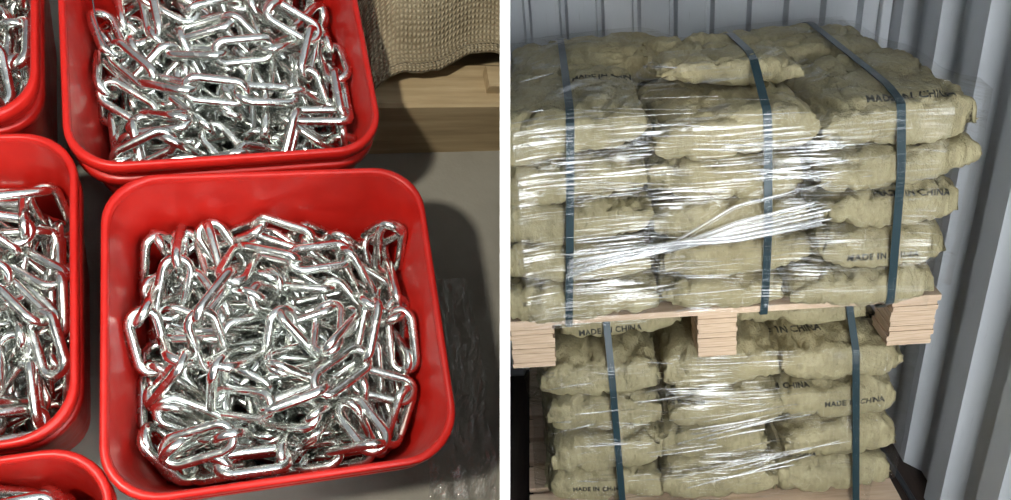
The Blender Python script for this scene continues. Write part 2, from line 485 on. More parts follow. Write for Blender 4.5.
Z_BASE = -0.126                                # the shown heap lies on buried chain below this level
def settle(n_links, seed):
    """drop a chain into a bucket: joints as points, links as capsules, relaxed with position-based dynamics"""
    rng = np.random.default_rng(seed)
    N = n_links + 1; R = 0.0132
    p = np.zeros((N, 3)); ang = rng.uniform(0, 6.28); q = np.zeros(2)
    for i in range(N):
        p[i, :2] = q; p[i, 2] = Z_BASE + 0.02 + 0.32 * i / N + rng.normal(0, 0.006)
        ang += rng.normal(0.10, 0.75)
        nq = q + P * np.array([math.cos(ang), math.sin(ang)])
        for _ in range(30):
            if max(abs(nq)) < 0.100: break
            ang = rng.uniform(0, 6.28); nq = q + P * np.array([math.cos(ang), math.sin(ang)])
        q = np.clip(nq, -0.1, 0.1)
    v = np.zeros_like(p); dt = 0.016
    ii = jj = None
    S = 2 * N - 1
    a_of = np.concatenate([np.arange(N), np.arange(N - 1)])
    b_of = np.concatenate([np.arange(N), np.arange(1, N)])
    posn = np.concatenate([np.arange(N) * 2, np.arange(N - 1) * 2 + 1])
    def walls(p):
        p[:, 2] = np.maximum(p[:, 2], Z_BASE + R)
        hw = 0.138 + 0.10 * p[:, 2] - 0.0165
        p[:, 0] = np.clip(p[:, 0], -hw, hw); p[:, 1] = np.clip(p[:, 1], -hw, hw)
        c = hw - 0.032; ax = np.abs(p[:, :2]) - c[:, None]; m = (ax > 0).all(1)
        d = np.linalg.norm(np.maximum(ax, 0), axis=1); k = m & (d > 0.032)
        if k.any(): p[k, :2] = np.sign(p[k, :2]) * (c[k, None] + ax[k] * (0.032 / d[k])[:, None])
    for it in range(340):
        v[:, 2] -= 9.8 * dt * 0.6; v *= 0.93
        old = p.copy(); p = p + v * dt
        s = (p[a_of] + p[b_of]) / 2
        if it % 4 == 0:
            d2 = ((s[:, None] - s[None]) ** 2).sum(-1)
            ii, jj = np.nonzero(np.triu(d2 < (3.2 * R) ** 2, 1))
            k = np.abs(posn[ii] - posn[jj]) > 2; ii, jj = ii[k], jj[k]
        for _ in range(4):
            s = (p[a_of] + p[b_of]) / 2
            dv = s[ii] - s[jj]; d = np.linalg.norm(dv, axis=1) + 1e-9
            pen = np.maximum(2 * R - d, 0); m = pen > 0
            cv = dv[m] / d[m, None] * (pen[m] * 0.5 * 0.6)[:, None]
            acc = np.zeros_like(p); cnt = np.zeros(N)
            for idx, sg in ((ii[m], 1), (jj[m], -1)):
                for o in (a_of, b_of):
                    np.add.at(acc, o[idx], sg * cv); np.add.at(cnt, o[idx], 1)
            p += acc / np.maximum(cnt * 0.5, 1)[:, None]
            for par in (0, 1):
                i = np.arange(par, N - 1, 2)
                dv = p[i + 1] - p[i]; d = np.linalg.norm(dv, axis=1) + 1e-9
                c = dv / d[:, None] * ((d - P) * 0.5)[:, None]
                p[i] += c; p[i + 1] -= c
            walls(p)
        v = (p - old) / dt
        sp = np.linalg.norm(v, axis=1); k = sp > 1.0; v[k] *= (1.0 / sp[k])[:, None]
    return p

def link_frames(p, seed):
    rnd = random.Random(seed); out = []
    base = rnd.uniform(0, 40)
    for i in range(len(p) - 1):
        a, b = V(p[i]), V(p[i + 1]); ax = (b - a).normalized()
        flat = V((0, 0, 1)) - ax * ax.z
        flat = flat.normalized() if flat.length > 0.05 else ax.orthogonal().normalized()
        base = max(-35, min(35, base + rnd.gauss(0, 16)))
        roll = math.radians(base + (90 if i % 2 else 0))
        nz = Matrix.Rotation(roll, 3, ax) @ flat
        ny = nz.cross(ax)
        M = Matrix((ax, ny, nz)).transposed().to_4x4(); M.translation = (a + b) / 2
        out.append(M)
    return out

HEAP1 = link_frames(settle(205, 4), 1)
HEAP2 = link_frames(settle(205, 11), 2)
def buried_mesh(frames):
    base_v = np.array([v.co[:] for v in LINK_LOW.vertices]); base_f = [tuple(pl.vertices) for pl in LINK_LOW.polygons]
    vv, ff = [], []
    for M in frames:
        A = np.array(M); w = base_v @ A[:3, :3].T + A[:3, 3]
        w[:, :2] *= -0.93; w[:, 2] = -0.212 + (w[:, 2] - Z_BASE) * 0.95
        o = len(vv); vv += w.tolist(); ff += [tuple(i + o for i in f) for f in base_f]
    me = bpy.data.meshes.new('buried_links'); me.from_pydata(vv, [], ff); me.update()
    me.polygons.foreach_set('use_smooth', [True] * len(me.polygons)); me.materials.append(ZINC)
    return me
BUR1 = buried_mesh(HEAP1)
def chain(key, frames, buried, turn, label, keep=None, dz=0.0):
    mw = BM[key] @ Matrix.Rotation(math.radians(turn), 4, 'Z') @ Matrix.Translation((0, 0, dz))
    t = empty('steel_chain', mw)
    tag(t, label, 'chain', 'zinc plated chains heaped in the buckets')
    inv = BM[key].inverted() @ mw
    for M in frames:
        if keep and not keep((RAMP.inverted() @ mw @ M).translation): continue
        o = bpy.data.objects.new('link', LINK); C.objects.link(o)
        o.parent = t; o.matrix_local = M
    b = bpy.data.objects.new('buried_links', buried); C.objects.link(b); b.parent = t
    b['kind'] = 'stuff'
    return t
chain('A', HEAP1, BUR1, 0, 'shiny zinc plated steel chain heaped in the nearest red bucket')
chain('B', HEAP2, BUR1, 0, 'shiny zinc plated steel chain heaped in the bucket beside the burlap sack')
chain('C', HEAP2, BUR1, 180, 'shiny zinc plated steel chain in the largest bucket cut off at the left', lambda p: p.x > -0.36)
chain('D', HEAP1, BUR1, 90, 'shiny zinc plated steel chain in the bucket of the top left corner', lambda p: p.x > -0.40)
chain('E', HEAP1, BUR1, 180, 'shiny zinc plated steel chain in the bucket of the bottom left corner', lambda p: p.y > -0.28, 0.03)

# ------------------------------------------------------------------ timber, sack, film scrap on the ramp
def edge_x(y, z):
    """x of the white board at ramp-local (y, z), less a hair"""
    n = (CAM_M.to_3x3() @ V((1, 0, 0))).normalized()
    Mi = RAMP.inverted(); nl = Mi.to_3x3() @ n; o = Mi @ cam_pt(xa, 0, -D0)
    return o.x - (nl.y * (y - o.y) + nl.z * (z - o.z)) / nl.x - 0.003

def beam(name, y0, y1, x0, z0, z1, mat, label, cat, rnd_=0.004):
    vv = []
    for x_is_edge in (0, 1):
        for y, z in ((y0, z0), (y1, z0), (y1, z1 - rnd_), (y1 - rnd_, z1), (y0 + rnd_, z1), (y0, z1 - rnd_)):
            vv.append((edge_x(y, z) if x_is_edge else x0, y, z))
    ff = [tuple(range(5, -1, -1)), tuple(range(6, 12))] + [(i, (i + 1) % 6, 6 + (i + 1) % 6, 6 + i) for i in range(6)]
    o = mesh_obj(name, vv, ff, mat, mw=RAMP)
    return tag(o, label, cat)
beam('timber_beam', 0.283, 0.345, 0.122, -HB, -0.106, TIMBER, 'weathered timber beam in front of the burlap sack', 'timber')
beam('timber_offcut', 0.300, 0.330, 0.268, -0.1055, -0.088, TIMBER, 'small wooden offcut lying on the beam at the white board', 'timber', 0.002)
beam('timber_plank', 0.350, 0.66, 0.128, -HB, -0.135, TIMBER, 'wide timber plank lying under the burlap sack', 'timber')

def sack():
    t = empty('burlap_sack', RAMP @ Matrix.Translation((0.25, 0.5, -0.105)))
    Mi = Matrix.Translation((-0.25, -0.5, 0.105))
    nx, ny = 44, 40; x0 = 0.120; vv = []; uv = []
    def front(s): return 0.298 + 0.050 * min(1, s / 0.16) ** 0.8 + 0.006 * math.sin(s * 60)
    def pt(i, j, top):
        s = i / (nx - 1); q = j / (ny - 1)
        X = x0 + s * 0.30
        y = front(X - x0) + (0.72 - front(X - x0)) * q
        prof = min(1, (q / 0.16)) ** 0.5 if q < 0.16 else 1
        side = min(1.0, (s / 0.12)) ** 0.5
        h = (0.022 + 0.045 * prof * side) + 0.02 * q
        h += 0.012 * noise.noise(V((X * 14, y * 10, 3))) + 0.004 * noise.noise(V((X * 40, y * 40, 7)))
        if top: z = -0.104 + max(h * (0.35 + 0.65 * prof * side), 0.030 * side)
        else: z = -0.104 + max(0.0005, 0.027 * side * math.exp(-q / 0.022) + 0.002 * noise.noise(V((X * 50, y * 30, 1))))
        ex = edge_x(y, z)
        return V((min(X, ex), y, z))
    for top in (1, 0):
        for j in range(ny):
            for i in range(nx):
                vv.append(Mi @ pt(i, j, top)); uv.append((i / (nx - 1) * 0.30 * 12, j / (ny - 1) * 0.40 * 12))
    n = nx * ny; ff = []
    for j in range(ny - 1):
        for i in range(nx - 1):
            a = j * nx + i
            ff.append((a, a + 1, a + nx + 1, a + nx)); ff.append((n + a, n + a + nx, n + a + nx + 1, n + a + 1))
    for i in range(nx - 1):
        ff.append((i, n + i, n + i + 1, i + 1)); a = (ny - 1) * nx + i; ff.append((a, a + 1, n + a + 1, n + a))
    for j in range(ny - 1):
        a = j * nx; ff.append((a, a + nx, n + a + nx, n + a)); b = a + nx - 1; ff.append((b, n + b, n + b + nx, b + nx))
    o = mesh_obj('cloth', vv, ff, BURLAP, t, smooth=True)
    ul = o.data.uv_layers.new(name='uv')
    for lp in o.data.loops: ul.data[lp.index].uv = uv[lp.vertex_index]
    # rolled hem along the front: a thick frayed lip
    hv, hf, hu = [], [], []
    m = 46; sg = 8
    for i in range(m):
        X = x0 + 0.004 + 0.21 * i / (m - 1)
        y = front(X - x0) - 0.004; z = -0.103 + 0.030 * min(1, (X - x0) / 0.04) ** 0.5 + 0.003 * noise.noise(V((X * 60, 0, 0)))
        for k in range(sg):
            th = 2 * math.pi * k / sg; r = 0.0065 + 0.0015 * noise.noise(V((X * 90, k, 0)))
            yy, zz = y + r * math.cos(th), z + r * 0.7 * math.sin(th)
            hv.append(Mi @ V((min(X, edge_x(yy, zz)), yy, zz))); hu.append((X * 12, k / sg * 0.5))
    for i in range(m - 1):
        for k in range(sg):
            k2 = (k + 1) % sg; hf.append((i * sg + k, i * sg + k2, (i + 1) * sg + k2, (i + 1) * sg + k))
    h = mesh_obj('hem', hv, hf, BURLAP, t, smooth=True)
    ul = h.data.uv_layers.new(name='uv')
    for lp in h.data.loops: ul.data[lp.index].uv = hu[lp.vertex_index]
    return tag(t, 'tan burlap sack with a rolled hem lying on the timber', 'sack')
sack()

def scrap():
    nx, ny = 26, 60; vv, ff = [], []
    for j in range(ny):
        for i in range(nx):
            y = -0.20 + 0.30 * j / (ny - 1)
            X = 0.150 + 0.085 * i / (nx - 1) + 0.012 * noise.noise(V((y * 20, 0, 5)))
            z = -HB + 0.003 + 0.010 * abs(noise.noise(V((X * 45, y * 22, 1)))) + 0.006 * abs(noise.noise(V((X * 110, y * 70, 9))))
            X = min(X, edge_x(y, z) - 0.004)
            vv.append((X, y, z))
    for j in range(ny - 1):
        for i in range(nx - 1):
            a = j * nx + i; ff.append((a, a + 1, a + nx + 1, a + nx))
    o = mesh_obj('plastic_sheet', vv, ff, SCRAP, mw=RAMP, smooth=False)
    tag(o, 'crumpled clear plastic sheet on the floor beside the nearest bucket', 'plastic sheet')
scrap()

# thin wire inside the bucket beside the sack
wp = [ramp_at(u, v, z) for u, v, z in ((91, -14, -0.020), (93, 2, -0.026), (95, 16, -0.031), (99, 30, -0.036), (105, 43, -0.041), (112, 53, -0.045), (119, 58, -0.048))]
tag(tube('wire_end', wp, 0.0007, CABLE, mw=RAMP, seg=6), 'thin dark wire against the inner wall of the bucket beside the sack', 'wire')

# ------------------------------------------------------------------ pallets
def pallet(z_top, label, bh, depth=0.80, W=1.10):
    t = empty('pallet', Matrix.Translation((0, 0, z_top - 0.125)))
    tag(t, label, 'pallet', 'wooden pallets')
    rnd = random.Random(int(z_top * 100))
    y = 0.0
    while y < depth - 0.05:
        w = 0.095
        box_obj('deck_board', 0.0, W, y, min(depth, y + w), 0.107, 0.125, PALLET, t, 0.002); y += w + 0.022
    for x0, x1 in ((0.004, 0.118), (0.495, 0.595), (0.985, 1.096)):
        for yb in (0.004, 0.35, 0.695):
            bm = bmesh.new(); n = 9; h = bh / n
            for k in range(n):
                dx = rnd.uniform(-0.003, 0.003); dy = rnd.uniform(0, 0.003)
                bm_box(bm, x0 + dx, x1 + dx, yb + dy, yb + 0.10 + dy, 0.107 - bh + k * h + 0.0005, 0.107 - bh + (k + 1) * h - 0.0006)
            from_bm('block', bm, PLY, t)
    return t
ZU, ZLO = 0.800, 0.085
pallet(ZU, 'upper pale wooden pallet resting on the lower stack of bags', 0.137)
pallet(ZLO, 'lower pale wooden pallet standing on the container floor', 0.107)
for o in list(C.objects):
    if o.name.startswith('pallet') and o.type == 'EMPTY' and abs(o.location.z - (ZLO - 0.125)) < 1e-4:
        # skids under the lower pallet reach the floor
        for x0, x1 in ((0.004, 0.118), (0.495, 0.595), (0.985, 1.096)):
            box_obj('skid_board', x0, x1, 0.0, 0.80, -0.015, 0.0, PALLET, o, 0.001)

# ------------------------------------------------------------------ bags
BAGS = []; BAG_BVH = []
def make_bag(cx, cy, cz, w, d, th, seed, label, yaw=0.0, tilt=0.0, roll=0.0, group='khaki bags on the pallets', ears=0.03, puff=0.38, ends=(3.0, 3.0), zmin=None, zmax=None):
    nu, nv = 56, 38
    rnd = random.Random(seed); so_ = rnd.uniform(0, 100)
    tp = (ends[0] * rnd.uniform(0.9, 1.15), ends[1] * rnd.uniform(0.9, 1.15)); lop = rnd.uniform(-0.14, 0.14)           # how blunt the two ends are
    fold = rnd.uniform(-0.5, 0.5)
    def prm(k, n):
        q = 2 * k / (n - 1) - 1
        return math.sin(q * math.pi / 2) * 0.75 + q * 0.25
    top, bot = {}, {}; vv = []; rim = []
    for j in range(nv):
        for i in range(nu):
            u, v = prm(i, nu), prm(j, nv)
            ex = tp[0] if u < 0 else tp[1]
            pr = max(0.0, 1 - abs(u) ** ex) ** puff * max(0.0, 1 - abs(v) ** 8.0) ** 0.27
            x = w / 2 * u * (1 - ears * (1 - v * v) + 0.015 * noise.noise(V((v * 2, so_, u))))
            y = d / 2 * v * (1 - (0.035 if d > 0.5 else 0.06) * u * u) + 0.010 * noise.noise(V((u * 2.2, so_, 4)))
            pr *= 1 + lop * u
            sag = 0.09 * th * noise.noise(V((u * 1.5 + so_, v * 1.5, 0)))
            edge = i in (0, nu - 1) or j in (0, nv - 1)
            zt = th * (0.52 * pr - 0.02) + sag; zb = -th * (0.48 * pr + 0.02) + sag
            zm = sag + th * (-0.10 + 0.10 * math.sin(u * 2.3 + so_) + fold * 0.1)
            if edge:
                top[i, j] = bot[i, j] = len(vv); vv.append(V((x, y, zm))); rim.append(0.45)
            else:
                k = 0.7 if i in (1, nu - 2) or j in (1, nv - 2) else 1.0
                top[i, j] = len(vv); vv.append(V((x, y, zt))); rim.append(k)
                bot[i, j] = len(vv); vv.append(V((x, y, zb))); rim.append(k)
    ff = []
    for j in range(nv - 1):
        for i in range(nu - 1):
            ff.append((top[i, j], top[i + 1, j], top[i + 1, j + 1], top[i, j + 1]))
            ff.append((bot[i, j], bot[i, j + 1], bot[i + 1, j + 1], bot[i + 1, j]))
    me = bpy.data.meshes.new('sack_body'); me.from_pydata(vv, [], ff); me.update()
    nrm = [n.vector.copy() for n in me.vertex_normals]
    for k, v in enumerate(vv):
        p = v + V((so_, 0, 0))
        wx = noise.noise(p * 6) * 0.05; wz = noise.noise(p * 6 + V((9, 9, 9))) * 0.05
        q = p + V((wx, 0, wz))
        n1 = noise.noise(p * 7) * 0.006
        r1 = 1 - abs(noise.noise(V((q.x * 10 + 13 * q.z, q.y * 9, q.z * 8 - 7 * q.x))))
        r2 = 1 - abs(noise.noise(V((q.x * 7 - 12 * q.z + 40, q.y * 9, q.z * 19))))
        r3 = 1 - abs(noise.noise(V((q.x * 26, q.y * 16, q.z * 22 + 70))))
        dsp = n1 - 0.014 * (max(0, r1 - 0.84) / 0.16) ** 1.5 - 0.015 * (max(0, r2 - 0.87) / 0.13) ** 1.5 - 0.006 * max(0, r3 - 0.78) / 0.22 + 0.004
        vv[k] = v + nrm[k] * (dsp * rim[k])
    # end seams: a flat hem strip beyond each short edge
    R3 = Matrix.Rotation(yaw, 3, 'Z') @ Matrix.Rotation(tilt, 3, 'Y') @ Matrix.Rotation(roll, 3, 'X')
    t = empty('woven_bag', Matrix.Translation((cx, cy, cz - th / 2)) )
    off = V((0, 0, th / 2))
    base = V((cx, cy, cz - th / 2)); key = 'U' if cz > 0.78 else 'L'
    gv = [R3 @ v + off + base for v in vv]
    xs = [p.x for p in gv]; ys = [p.y for p in gv]; bb = (min(xs), max(xs), min(ys), max(ys))
    near = [BAG_BVH[q] for q in range(len(BAGS)) if BAGS[q][3] == key and BAGS[q][4][0] < bb[1] and BAGS[q][4][1] > bb[0] and BAGS[q][4][2] < bb[3] and BAGS[q][4][3] > bb[2]]
    for p in gv:                                         # the bag settles onto what lies below it
        if zmin is not None and p.z < zmin: p.z = zmin
        for b_ in near:
            h = b_.ray_cast(V((p.x, p.y, 3)), V((0, 0, -1)))
            if h[0] is not None and p.z < h[0].z + 0.0012 and h[0].z - p.z < 0.05: p.z = h[0].z + 0.0012
        if zmax is not None and p.z > zmax: p.z = zmax
    wv = [p - base for p in gv]
    o = mesh_obj('sack_body', wv, ff, BAG, t, smooth=True)
    for side in (0, nu - 1):
        sv, sf = [], []; sg = -1 if side == 0 else 1
        idx = [top[side, j] for j in range(3, nv - 3)]
        for q, k in enumerate(idx):
            b = wv[k]; wav = 0.004 * math.sin(q * 0.9 + so_) + 0.003 * noise.noise(V((q * 0.3, so_, 0)))
            for dx, dz in ((-0.006, 0.0016), (0.010, 0.0014 + wav), (0.010, -0.0014 + wav), (-0.006, -0.0016)):
                sv.append(b + R3 @ V((sg * dx, 0, dz)))
        m = len(idx)
        for q in range(m - 1):
            for k in range(4):
                k2 = (k + 1) % 4; sf.append((q * 4 + k, q * 4 + k2, q * 4 + 4 + k2, q * 4 + 4 + k))
        sf.append((3, 2, 1, 0)); sf.append(tuple((m - 1) * 4 + k for k in range(4)))
        mesh_obj('hem', sv, sf, BAG, t)
    tag(t, label, 'bag', group)
    BAGS.append((t, gv, ff, key, bb))
    BAG_BVH.append(BVHTree.FromPolygons([tuple(v) for v in gv], ff))
    return t

rb = random.Random(5)
ORD = ['top', 'second', 'third', 'fourth', 'bottom']
COL = ['left', 'middle', 'right']
# upper stack: column centres, widths, five layers
lay = [[0.117, 0.106, 0.118, 0.107, 0.112], [0.088, 0.116, 0.108, 0.114, 0.108], [0.100, 0.114, 0.112, 0.100, 0.104]]
ENDS = [(5.0, 2.6), (3.0, 3.0), (2.4, 5.5)]
ub = [[(0.0, 0.382 + rb.uniform(-.02, .02)), None, None] for _ in range(5)]
for L in range(5):
    b1 = 0.382 + rb.uniform(-.022, .022); b2 = 0.740 + rb.uniform(-.022, .022)
    ub[L] = [(-0.005 - 0.003 * L, b1), (b1, b2), (b2, [1.065, 1.075, 1.082, 1.104, 1.088][L])]
zc = [ZU + 0.002] * 3
for L in range(5):                          # L = 0 bottom
    for c in range(3):
        z = zc[c]; th = lay[c][L]
        lab = f'khaki woven bag in the {ORD[4 - L]} layer of the upper pallet, {COL[c]} column'
        deep = 0.76 if L < 4 else 0.40
        xl, xr = ub[L][c]
        fy = -0.045 + rb.uniform(-0.015, 0.015) + (0.015 if c == 1 else 0)
        make_bag((xl + xr) / 2, fy + deep / 2, z + th / 2, xr - xl - 0.004, deep, th * rb.uniform(1.06, 1.12), 10 * c + L,
                 lab, rb.uniform(-.035, .035), rb.uniform(-.085, .085), ends=ENDS[c], zmin=ZU + 0.001)
        zc[c] += th
make_bag(0.575, 0.235, ZU + 0.548 + 0.034, 0.34, 0.28, 0.066, 77, 'khaki woven bag tilted on top of the middle column of the upper pallet', 0.05, 0.10, 0.0)
make_bag(0.275, 0.545, ZU + 0.462 + 0.050, 0.46, 0.28, 0.100, 81, 'khaki woven bag at the back of the upper pallet, left, against the end wall', 0.02, 0.0)
make_bag(0.825, 0.545, ZU + 0.442 + 0.050, 0.48, 0.28, 0.100, 82, 'khaki woven bag at the back of the upper pallet, right, beside the side wall', -0.03, 0.02)
# lower stack: four full layers and two thin bags between the upper pallet's blocks
lcx = [0.235, 0.570, 0.895]; lcw = [0.340, 0.325, 0.320]
for L in range(4):
    for c in range(3):
        th = 0.1365; z = ZLO + 0.002 + L * th
        lab = f'khaki woven bag in the {["bottom", "third", "second", "top full"][L]} layer of the lower pallet, {COL[c]} column'
        make_bag(lcx[c] + rb.uniform(-.012, .012), 0.025 + 0.38 + rb.uniform(-.015, .015), z + th / 2, lcw[c] + rb.uniform(-.012, .015), 0.76, th * rb.uniform(1.05, 1.10), 100 + 10 * c + L,
                 lab, rb.uniform(-.035, .035), rb.uniform(-.085, .085), ends=ENDS[c], zmin=ZLO + 0.001, zmax=(0.643 if L == 3 else None))
for cx, w, s_, nm in ((0.305, 0.340, 131, 'left'), (0.79, 0.35, 132, 'right')):
    make_bag(cx, 0.450, 0.640 + 0.055, w, 0.70, 0.108, s_, f'flat khaki woven bag squeezed under the upper pallet, {nm} of its centre block', zmax=0.780)

BVHS = BAG_BVH
def joint_bvh(key, extra=()):
    vv, ff = [], []
    for _, v, f, k, _ in BAGS:
        if k != key: continue
        o = len(vv); vv += [tuple(p) for p in v]; ff += [tuple(i + o for i in q) for q in f]
    for (x0, x1, y0, y1, z0, z1) in extra:
        o = len(vv)
        vv += [(x, y, z) for x in (x0, x1) for y in (y0, y1) for z in (z0, z1)]
        ff += [tuple(i + o for i in q) for q in ((0, 1, 3, 2), (4, 6, 7, 5), (0, 4, 5, 1), (2, 3, 7, 6), (0, 2, 6, 4), (1, 5, 7, 3))]
    return BVHTree.FromPolygons(vv, ff)
BV = {'U': joint_bvh('U'), 'L': joint_bvh('L')}

# ------------------------------------------------------------------ printed words
def first_bag(u, v, only=None):
    d = pix_ray(u, v); best = None
    for k, b in enumerate(BVHS):
        h = b.ray_cast(CAM, d)
        if h[0] is not None and (best is None or h[3] < best[0]): best = (h[3], k, h[0])
    return best
def print_words(words, u, v, size, ang=0.0):
    hit = first_bag(u, v)
    if hit is None: return
    _, k, pos = hit
    cu = bpy.data.curves.new('t', 'FONT'); cu.body = words; cu.size = size; cu.align_x = 'CENTER'; cu.align_y = 'CENTER'
    cu.offset = 0.0007; cu.resolution_u = 3; cu.space_character = 1.08
    to = bpy.data.objects.new('t', cu); C.objects.link(to)
    me = bpy.data.meshes.new_from_object(to.evaluated_get(bpy.context.evaluated_depsgraph_get()))
    bpy.data.objects.remove(to)
    bm = bmesh.new(); bm.from_mesh(me)
    bmesh.ops.triangulate(bm, faces=bm.faces)
    for _ in range(3):
        es = [e for e in bm.edges if e.calc_length() > size * 0.22]
        if not es: break
        bmesh.ops.subdivide_edges(bm, edges=es, cuts=1); bmesh.ops.triangulate(bm, faces=bm.faces)
    dr = V((0, 0.86, -0.51)); X = V((math.cos(ang), 0, math.sin(ang))); Y = X.cross(dr).normalized()
    if Y.z < 0: Y = -Y
    dead = []
    t = BAGS[k][0]; base = t.location
    for vert in bm.verts:
        o = pos + X * vert.co.x + Y * vert.co.y - dr * 0.3
        h = BVHS[k].ray_cast(o, dr)
        if h[0] is None or abs(h[3] - 0.3) > 0.09: dead.append(vert)
        else: vert.co = h[0] + h[1] * (0.0016 if h[1].dot(dr) < 0 else -0.0016) - base
    bmesh.ops.delete(bm, geom=dead, context='VERTS')
    o = from_bm('printed_words', bm, INK, t)
    tag(o, f'black stencilled words {words}')
for a in (('MADE IN CHINA', 909, 97, 0.0235, -0.02), ('MADE IN CHINA', 912, 193, 0.021, -0.06), ('MADE IN CHINA', 884, 256, 0.021, 0.0),
          ('MADE IN CHINA', 610, 330, 0.022, 0.05), ('MADE IN CHINA', 785, 330, 0.023, 0.04), ('CHINA', 875, 315, 0.021, 0.0), ('MADE IN CHINA', 777, 386, 0.020, 0.05),
          ('MADE IN CHINA', 855, 402, 0.021, 0.05), ('MADE IN CHINA', 605, 76, 0.021, 0.0), ('MADE IN CHINA', 598, 489, 0.019, 0.0),
          ('MADE IN CHINA', 682, 402, 0.016, 0.0), ('MADE IN CHINA', 790, 456, 0.018, 0.08)):
    print_words(*a)

# ------------------------------------------------------------------ straps
def hull2(pts):
    pts = sorted(set(pts))
    def half(ps):
        h = []
        for p in ps:
            while len(h) > 1 and (h[-1][0] - h[-2][0]) * (p[1] - h[-2][1]) - (h[-1][1] - h[-2][1]) * (p[0] - h[-2][0]) <= 0: h.pop()
            h.append(p)
        return h
    a, b = half(pts), half(pts[::-1]); return a[:-1] + b[:-1]
def strap(key, xt, xbm, z_deck, ztop, label):
    bv = BV[key]; pts = []
    for off in (-0.009, 0, 0.009):
        for k in range(60):
            z = z_deck + 0.01 + (ztop - z_deck) * k / 59
            x = xbm + (xt - xbm) * k / 59 + off
            for y0, dy in ((-0.4, 1), (1.3, -1)):
                h = bv.ray_cast(V((x, y0, z)), V((0, dy, 0)))
                if h[0] is not None: pts.append((round(h[0].y, 5), round(z, 5)))
        for k in range(50):
            h = bv.ray_cast(V((xt + off, -0.05 + 0.9 * k / 49, 3 if key == 'U' else 0.75)), V((0, 0, -1)))
            if h[0] is not None: pts.append((round(h[0].y, 5), round(h[0].z, 5)))
    if key == 'L': pts = [p for p in pts if p[1] < 0.757]
    pts += [(-0.001, z_deck - 0.023), (0.801, z_deck - 0.023), (-0.001, z_deck), (0.801, z_deck)]
    hl = hull2(pts)
    loop = []
    cy = sum(p[0] for p in hl) / len(hl); cz = sum(p[1] for p in hl) / len(hl)
    n = len(hl)
    for i in range(n):                                  # resample so the band bends softly
        a, b = hl[i], hl[(i + 1) % n]; L = math.hypot(b[0] - a[0], b[1] - a[1]); m = max(1, int(L / 0.04))
        for k in range(m): loop.append((a[0] + (b[0] - a[0]) * k / m, a[1] + (b[1] - a[1]) * k / m))
    vv, ff = [], []; n = len(loop)
    for i in range(n):
        p0, p1 = loop[i - 1], loop[(i + 1) % n]; ty, tz = p1[0] - p0[0], p1[1] - p0[1]; l = math.hypot(ty, tz) or 1
        ny, nz = tz / l, -ty / l
        f = (loop[i][1] - z_deck) / (ztop - z_deck); x = xbm + (xt - xbm) * min(1, max(0, f))
        for dx, o in ((-0.0095, 0.0008), (0.0095, 0.0008), (0.0095, 0.0028), (-0.0095, 0.0028)):
            vv.append((x + dx, loop[i][0] + ny * o, loop[i][1] + nz * o))
    for i in range(n):
        j = (i + 1) % n
        for k in range(4):
            k2 = (k + 1) % 4; ff.append((i * 4 + k, i * 4 + k2, j * 4 + k2, j * 4 + k))
    tag(mesh_obj('strap', vv, ff, STRAP), label, 'strap', 'dark straps round the pallet loads')
strap('U', 0.195, 0.160, ZU, 1.36, 'dark blue strap round the left column of the upper load')
strap('U', 0.625, 0.659, ZU, 1.36, 'dark blue strap round the middle column of the upper load')
strap('U', 0.915, 0.950, ZU, 1.36, 'dark blue strap round the right column of the upper load')
strap('L', 0.262, 0.285, ZLO, 0.75, 'dark blue strap at the left of the lower load')
strap('L', 0.912, 0.967, ZLO, 0.75, 'dark blue strap at the right of the lower load')

